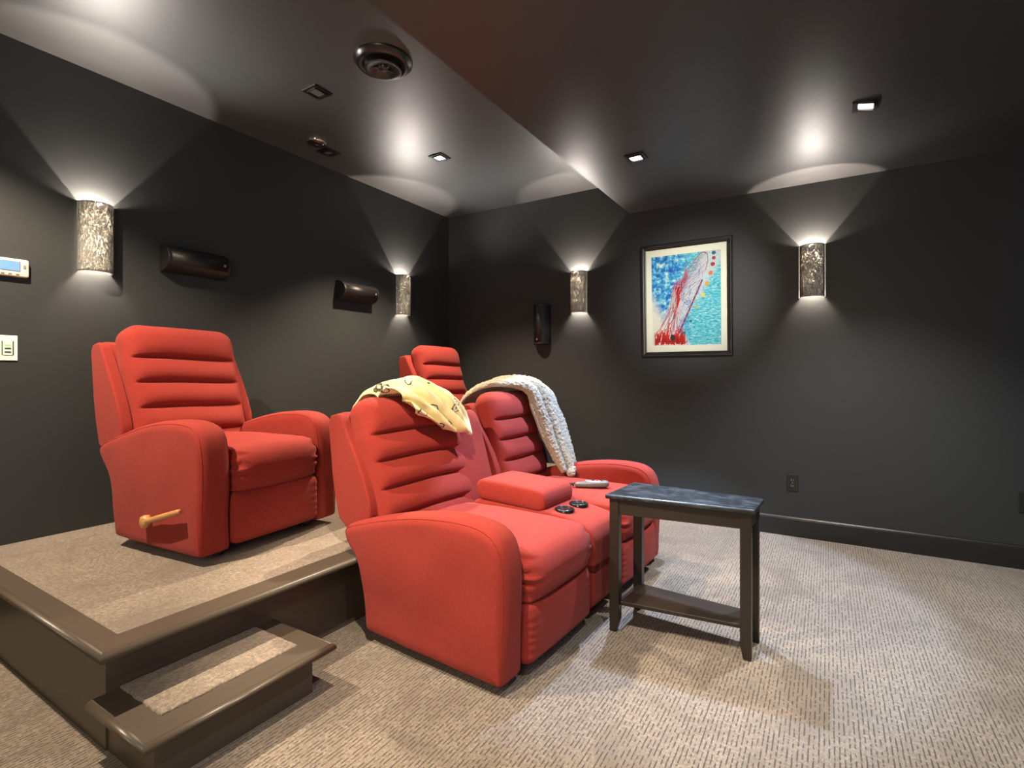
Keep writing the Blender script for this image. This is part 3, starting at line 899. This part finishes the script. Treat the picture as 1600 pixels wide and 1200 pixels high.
# mat board with an opening
ox0, ox1, oz0, oz1 = -.262, .262, .090, .800
bm = bmesh.new()
for (xa, xb, za, zb) in ((-hw+.03, ox0, .03, PHt-.03), (ox1, hw-.03, .03, PHt-.03), (ox0, ox1, .03, oz0), (ox0, ox1, oz1, PHt-.03)):
    box_bm(xa, xb, -.008, -.004, za, zb, bm=bm)
bm_obj('mat_board', bm, M['mat_board'], pf)
def print_mat():
    t = NT('sky_print'); v = t.coord('Object')
    n1 = t.noise(v, 24, 4, .65); n2 = t.noise(v, 5, 3, .6)
    s = t.n('ShaderNodeSeparateXYZ'); t.l(v, s.inputs[0])
    streak = t.noise(t.coord('Object', (1, 1, 3), (0, .5, 0)), 34, 3, .7)
    gx = t.math('MULTIPLY_ADD', s.outputs[0], 1.8, .5, clamp=True)
    left = t.ramp(n1, [(.34, (.006, .06, .42)), (.46, (.01, .24, .66)), (.55, (.10, .56, .80)), (.66, (.75, .92, .88))])
    right = t.ramp(streak, [(.30, (.01, .32, .52)), (.45, (.02, .50, .68)), (.58, (.24, .74, .80)), (.70, (.78, .92, .84))])
    c = t.mix(t.ramp(gx, [(.42, 0.0), (.60, 1.0)]), left, right)
    # pale haze across the lower left corner and along the wheel
    d = t.math('ADD', t.math('MULTIPLY', s.outputs[0], 1.25), t.math('MULTIPLY_ADD', s.outputs[2], 1.0, t.math('MULTIPLY', n2, .35)))
    c = t.mix(t.ramp(d, [(.22, 1.0), (.36, 0.0)]), c, (.80, .82, .72))
    g = t.math('ADD', t.math('SUBTRACT', t.math('MULTIPLY', s.outputs[2], .62), s.outputs[0]), t.math('MULTIPLY', n2, .1))
    c = t.mix(t.math('MULTIPLY', t.ramp(g, [(.21, 0.0), (.27, 1.0), (.36, 1.0), (.42, 0.0)]), .72), c, (.74, .76, .78))
    t.set(Base_Color=c, Roughness=.6, Coat_Weight=1.0, Coat_Roughness=.02)
    return t.m
box('print', ox0-.005, ox1+.005, -.0035, -.0025, oz0-.005, oz1+.005, print_mat(), pf)
def ink(name, col): return plain(name, col, .6, coat=1.0, var=.02)
INK = {k: ink(k+'_ink', c) for k, c in dict(red=(.72, .02, .015), crimson=(.45, .02, .05), purple=(.10, .03, .16), white=(.75, .72, .66),
       rose=(.60, .10, .14), blue=(.03, .08, .42), orange=(.85, .20, .03), amber=(.80, .40, .02), yellow=(.80, .72, .10), teal=(.01, .14, .25), dark=(.03, .01, .01), lime=(.45, .62, .25)).items()}
LY = [-.0036]
def flat(name, polys, mat, kind=None):
    vs, fs = [], []
    for q in polys:
        b = len(vs)
        for (x, z) in q: vs.append((x, 0, z))
        fs.append(tuple(range(b, b+len(q))))
    LY[0] -= .00012
    vs = [(x, LY[0], z) for (x, _, z) in vs]
    me = bpy.data.meshes.new(name); me.from_pydata(vs, [], fs); me.materials.append(mat)
    o = bpy.data.objects.new(name, me); C.objects.link(o); o.parent = pf
    if kind: o['kind'] = kind
    return o
def PXY(px, pz):                 # print coordinates 0..1 from the lower left
    return (ox0+(ox1-ox0)*px, oz0+(oz1-oz0)*pz)
def line(a, b, w, w2=None):
    ax, az = PXY(*a); bx, bz = PXY(*b); d = Vector((bx-ax, bz-az)); d.normalize(); n = Vector((-d.y, d.x)); w2 = w2 or w
    return [(ax+n.x*w, az+n.y*w), (ax-n.x*w, az-n.y*w), (bx-n.x*w2, bz-n.y*w2), (bx+n.x*w2, bz+n.y*w2)]
def ell(c, rx, rz, n=14, rot=0):
    x, z = PXY(*c); return [(x+rx*math.cos(2*PI*k/n)*math.cos(rot)-rz*math.sin(2*PI*k/n)*math.sin(rot), z+rx*math.cos(2*PI*k/n)*math.sin(rot)+rz*math.sin(2*PI*k/n)*math.cos(rot)) for k in range(n)]
rnd = random.Random(7)
# the wheel: a narrow leaning ellipse, its hub at lower left of centre
rim_out = [(.36, .06), (.45, .19), (.52, .30), (.60, .44), (.68, .58), (.745, .70), (.79, .80), (.825, .90), (.815, .975), (.77, .995), (.70, .975), (.62, .90), (.54, .80), (.46, .70), (.40, .60), (.345, .48), (.31, .36)]
hub = (.34, .53)
flat('wheel_spokes', [line((.33+rnd.uniform(-.03, .05), .50+rnd.uniform(-.1, .1)), (p[0]+rnd.uniform(-.02, .02), p[1]+rnd.uniform(-.02, .02)), .0007) for p in [tuple(spline([Vector(q) for q in rim_out], rnd.random())) for _ in range(46)]], INK['rose'], 'stuff')
flat('wheel_cables', [line((.34, .20+rnd.random()*.5), tuple(spline([Vector(q) for q in rim_out], rnd.random())), .0006) for _ in range(30)], INK['white'], 'stuff')
flat('cross_bracing', [line((x:=.50+rnd.random()*.28, z:=.60+rnd.random()*.32-.0), (x+rnd.uniform(-.10, .02), z-rnd.uniform(.03, .10)), .0009) for _ in range(44)], INK['blue'], 'stuff')
rim = [(.62, .90), (.70, .975), (.76, .998), (.80, .975)]
flat('wheel_rim', [line(rim[i], rim[i+1], .0024) for i in range(3)]+[line(a, b, .0022) for a, b in zip(rim_out[6:9], rim_out[7:10])]+[line((.40, .60), (.62, .90), .0012)], INK['crimson'])
flat('rim_beam', [line((.36, .06), (.745, .70), .0065, .0050)], INK['purple'])
for k in range(1, 11): flat('rim_light', [line((.36+.385*k/11, .06+.64*k/11), (.36+.385*(k+.35)/11, .06+.64*(k+.35)/11), .0066)], INK['rose'])
flat('hub_strokes', [line((x:=.38+rnd.random()*.13, z:=.56+(x-.38)*1.4+rnd.uniform(-.05, .06)), (x+rnd.uniform(-.01, .05), z+rnd.uniform(.04, .11)), .0030, .0012) for _ in range(34)], INK['rose'], 'stuff')
flat('red_tower', [line((x:=.30+rnd.random()*.07, z:=.36+rnd.random()*.2), (x+.03+rnd.random()*.05, z+.06+rnd.random()*.12), .0035, .005) for _ in range(26)], INK['red'], 'stuff')
flat('blue_scribble', [line((x:=.44+rnd.random()*.14, z:=.42+rnd.random()*.16), (x+rnd.uniform(-.04, .04), z+rnd.uniform(-.05, .05)), .0022, .0008) for _ in range(26)], INK['blue'], 'stuff')
flat('support_cables', [line((.34+rnd.uniform(-.02, .04), .58+rnd.uniform(-.12, .05)), (rnd.uniform(0, .42), rnd.uniform(.02, .26)), .0009) for _ in range(34)], INK['white'], 'stuff')
flat('support_struts', [line((.30+rnd.uniform(-.02, .12), .48+rnd.uniform(-.16, .08)), (rnd.uniform(.04, .42), rnd.uniform(.02, .18)), .0014) for _ in range(16)], INK['crimson'], 'stuff')
flat('red_base', [line((x:=.04+.45*rnd.random(), .003+rnd.random()*.04), (x+rnd.uniform(-.03, .07), .05+rnd.random()*.14), .0065, .002) for k in range(70)], INK['red'], 'stuff')
flat('base_masts', [line((.22, .10), (.265, .25), .004, .003), line((.24, .18), (.29, .20), .003), line((.38, .10), (.41, .22), .004, .003), line((.37, .16), (.44, .19), .003)], INK['red'])
flat('dark_centre', [ell((.31, .085), .020, .026)], INK['dark'])
for (p, c, r_) in (((.905, .975), 'teal', .015), ((.905, .92), 'crimson', .014), ((.89, .855), 'crimson', .016), ((.86, .765), 'orange', .016), ((.81, .655), 'amber', .016), ((.75, .535), 'yellow', .016), ((.665, .405), 'lime', .013), ((.575, .26), 'teal', .010), ((.48, .135), 'teal', .012)):
    flat('gondola', [ell(p, r_, r_*.95, 18)], INK[c])

# ---------------------------------------------------------------- outlets, thermostat, switch
def outlet(x, z, lab):
    t = prop(empty('wall_outlet', (x, YB, z)), lab, 'outlet', 'black outlets low on the back wall')
    box('cover_plate', -.036, .036, -.006, 0, -.060, .060, M['black_plastic'], t, bev=.003)
    for s in (-1, 1):
        r_ = box('receptacle', -.017, .017, -.009, -.005, s*.021-.016, s*.021+.016, M['black_metal'], t, bev=.002)
        box('slot', -.008, -.005, -.0095, -.0088, s*.021-.006, s*.021+.006, M['silver'], r_)
        box('slot', .005, .008, -.0095, -.0088, s*.021-.006, s*.021+.006, M['silver'], r_)
    c = lathe('screw', [(0, .002), (.003, .0015), (.0035, 0)], M['silver'], t, 12); c.rotation_euler = (R(90), 0, 0); c.location = (0, -.006, 0)
outlet(-.212, .377, 'black wall outlet on the back wall right of the side table')
outlet(.997, .392, 'black wall outlet cut by the right edge of the picture')
tm = prop(empty('thermostat', (XL, .822, 1.652)), 'cream thermostat with a blue lit display, left of the leftmost sconce', 'thermostat')
softbox('housing', 0, .026, -.074, .074, -.043, .043, (.010, .010, .010), M['ivory'], tm, n=(2, 8, 6))
box('display_bezel', .0255, .0275, -.066, .042, -.018, .030, M['silver'], tm, bev=.001)
box('display', .027, .0285, -.062, .037, -.014, .026, M['lcd'], tm)
for k in range(4): box('button', .0255, .0285, -.055+k*.026, -.041+k*.026, -.033, -.027, M['silver'], tm, bev=.001)
box('button', .0255, .0285, .050, .062, .0, .016, M['silver'], tm, bev=.001)
sw = prop(empty('dimmer_switch', (XL, .823, 1.270)), 'white dimmer switch plate with small lit bars under the thermostat', 'switch')
box('cover_plate', 0, .006, -.036, .036, -.060, .060, M['white_plate'], sw, bev=.003)
box('keypad', .0055, .0085, -.017, .017, -.034, .034, M['white_plate'], sw, bev=.001)
for s in (-1, 1): box('groove', .0055, .0075, s*.0195-.0015, s*.0195+.0015, -.034, .034, M['slot'], sw)
for k in range(3):
    b = box('button', .008, .0102, -.011, .011, .012-k*.017, .018-k*.017, M['greenled'] if k == 0 else M['slot'], sw)
    if k == 0: b['label'] = 'lit green bar'

# ---------------------------------------------------------------- ceiling fixtures
def downlight(x, y, z, lab, lit, tilt=(0, 0), s=.115):
    t = prop(empty('recessed_light', (x, y, z)), lab, 'ceiling light', 'square recessed ceiling lights' if lit else 'unlit square recessed ceiling lights')
    h = s/2; bm = bmesh.new()
    for (a, b, c, d) in ((-h, h, -h, -h+.020), (-h, h, h-.020, h), (-h, -h+.020, -h+.020, h-.020), (h-.020, h, -h+.020, h-.020)):
        box_bm(a, b, c, d, -.008, .001, bm=bm)
    bm_obj('trim_ring', bm, M['black_metal'], t)
    k = h-.018
    bm = bmesh.new()
    for (a, b, c, d) in ((-k, k, -k, -k+.005), (-k, k, k-.005, k), (-k, -k+.005, -k, k), (k-.005, k, -k, k)):
        box_bm(a, b, c, d, -.014, .0, bm=bm)
    g = bm_obj('gimbal', bm, M['black_plastic'], t)
    g.rotation_euler = (R(tilt[0]), R(tilt[1]), 0)
    l = box('lens', -k+.008, k-.008, -k+.008, k-.008, -.0075, -.0045, M['lens'] if lit else M['lens_off'], t)
    l.rotation_euler = g.rotation_euler
    return t
downlight(-2.433, 2.945, ZH, 'lit square recessed light in the higher ceiling near the corner', True)
downlight(-1.0, 3.084, ZL, 'lit square recessed light in the lower ceiling above the framed picture', True)
downlight(.162, 3.079, ZL, 'lit tilted square recessed light in the lower ceiling, rightmost', True, (0, 14))
downlight(-2.464, 1.902, ZH, 'unlit square recessed light left of the round air vent', False)
downlight(-3.06, 2.46, ZH, 'unlit square recessed light close to the left wall, beside the round detector', False, (8, 0))
for i, (x, y, z) in enumerate(((-1.0, .95, ZL), (.162, .95, ZL), (-2.433, .30, ZH), (1.45, 2.0, ZL))):
    downlight(x, y, z, ['lit square recessed light behind the camera over the step', 'lit square recessed light overhead at the camera',
              'lit square recessed light over the passage left of the platform', 'lit square recessed light beyond the right edge of the picture'][i], True)
dt = prop(empty('smoke_detector', (-3.0, 2.31, ZH)), 'round glossy black ceiling detector beside the left wall', 'detector')
lathe('housing', [(0, -.026), (.030, -.026), (.046, -.022), (.056, -.014), (.062, -.004), (.062, .0)], M['cup'], dt, 48)
lathe('rim', [(.058, -.0145), (.064, -.014), (.069, -.006), (.069, 0)], M['chrome'], dt, 48)
lathe('sensor_cap', [(0, -.034), (.012, -.034), (.020, -.030), (.022, -.025)], M['cup'], dt, 32)
vn = prop(empty('air_vent', (-1.935, 1.895, ZH)), 'round black ceiling air vent with stepped rings', 'vent')
lathe('outer_ring', [(.092, -.012), (.104, -.026), (.118, -.030), (.132, -.024), (.142, -.010), (.147, -.006), (.148, .0)], M['black_metal'], vn, 64)
lathe('throat', [(.0, .0), (.0, -.001), (.098, -.001), (.096, -.014)], M['black_plastic'], vn, 64)
lathe('inner_cone', [(.060, -.022), (.076, -.034), (.090, -.044), (.093, -.048), (.089, -.050), (.070, -.046), (.045, -.038), (.030, -.030)], M['black_metal'], vn, 64)
lathe('centre_disc', [(.0, -.046), (.016, -.046), (.022, -.042), (.026, -.032), (.028, -.020)], M['black_metal'], vn, 40)
for k in range(5):
    a = 2*PI*k/5; q = box('spoke', .024, .052, -.004, .004, -.040, -.030, M['black_metal'], vn, bev=.001); q.rotation_euler = (0, 0, a)
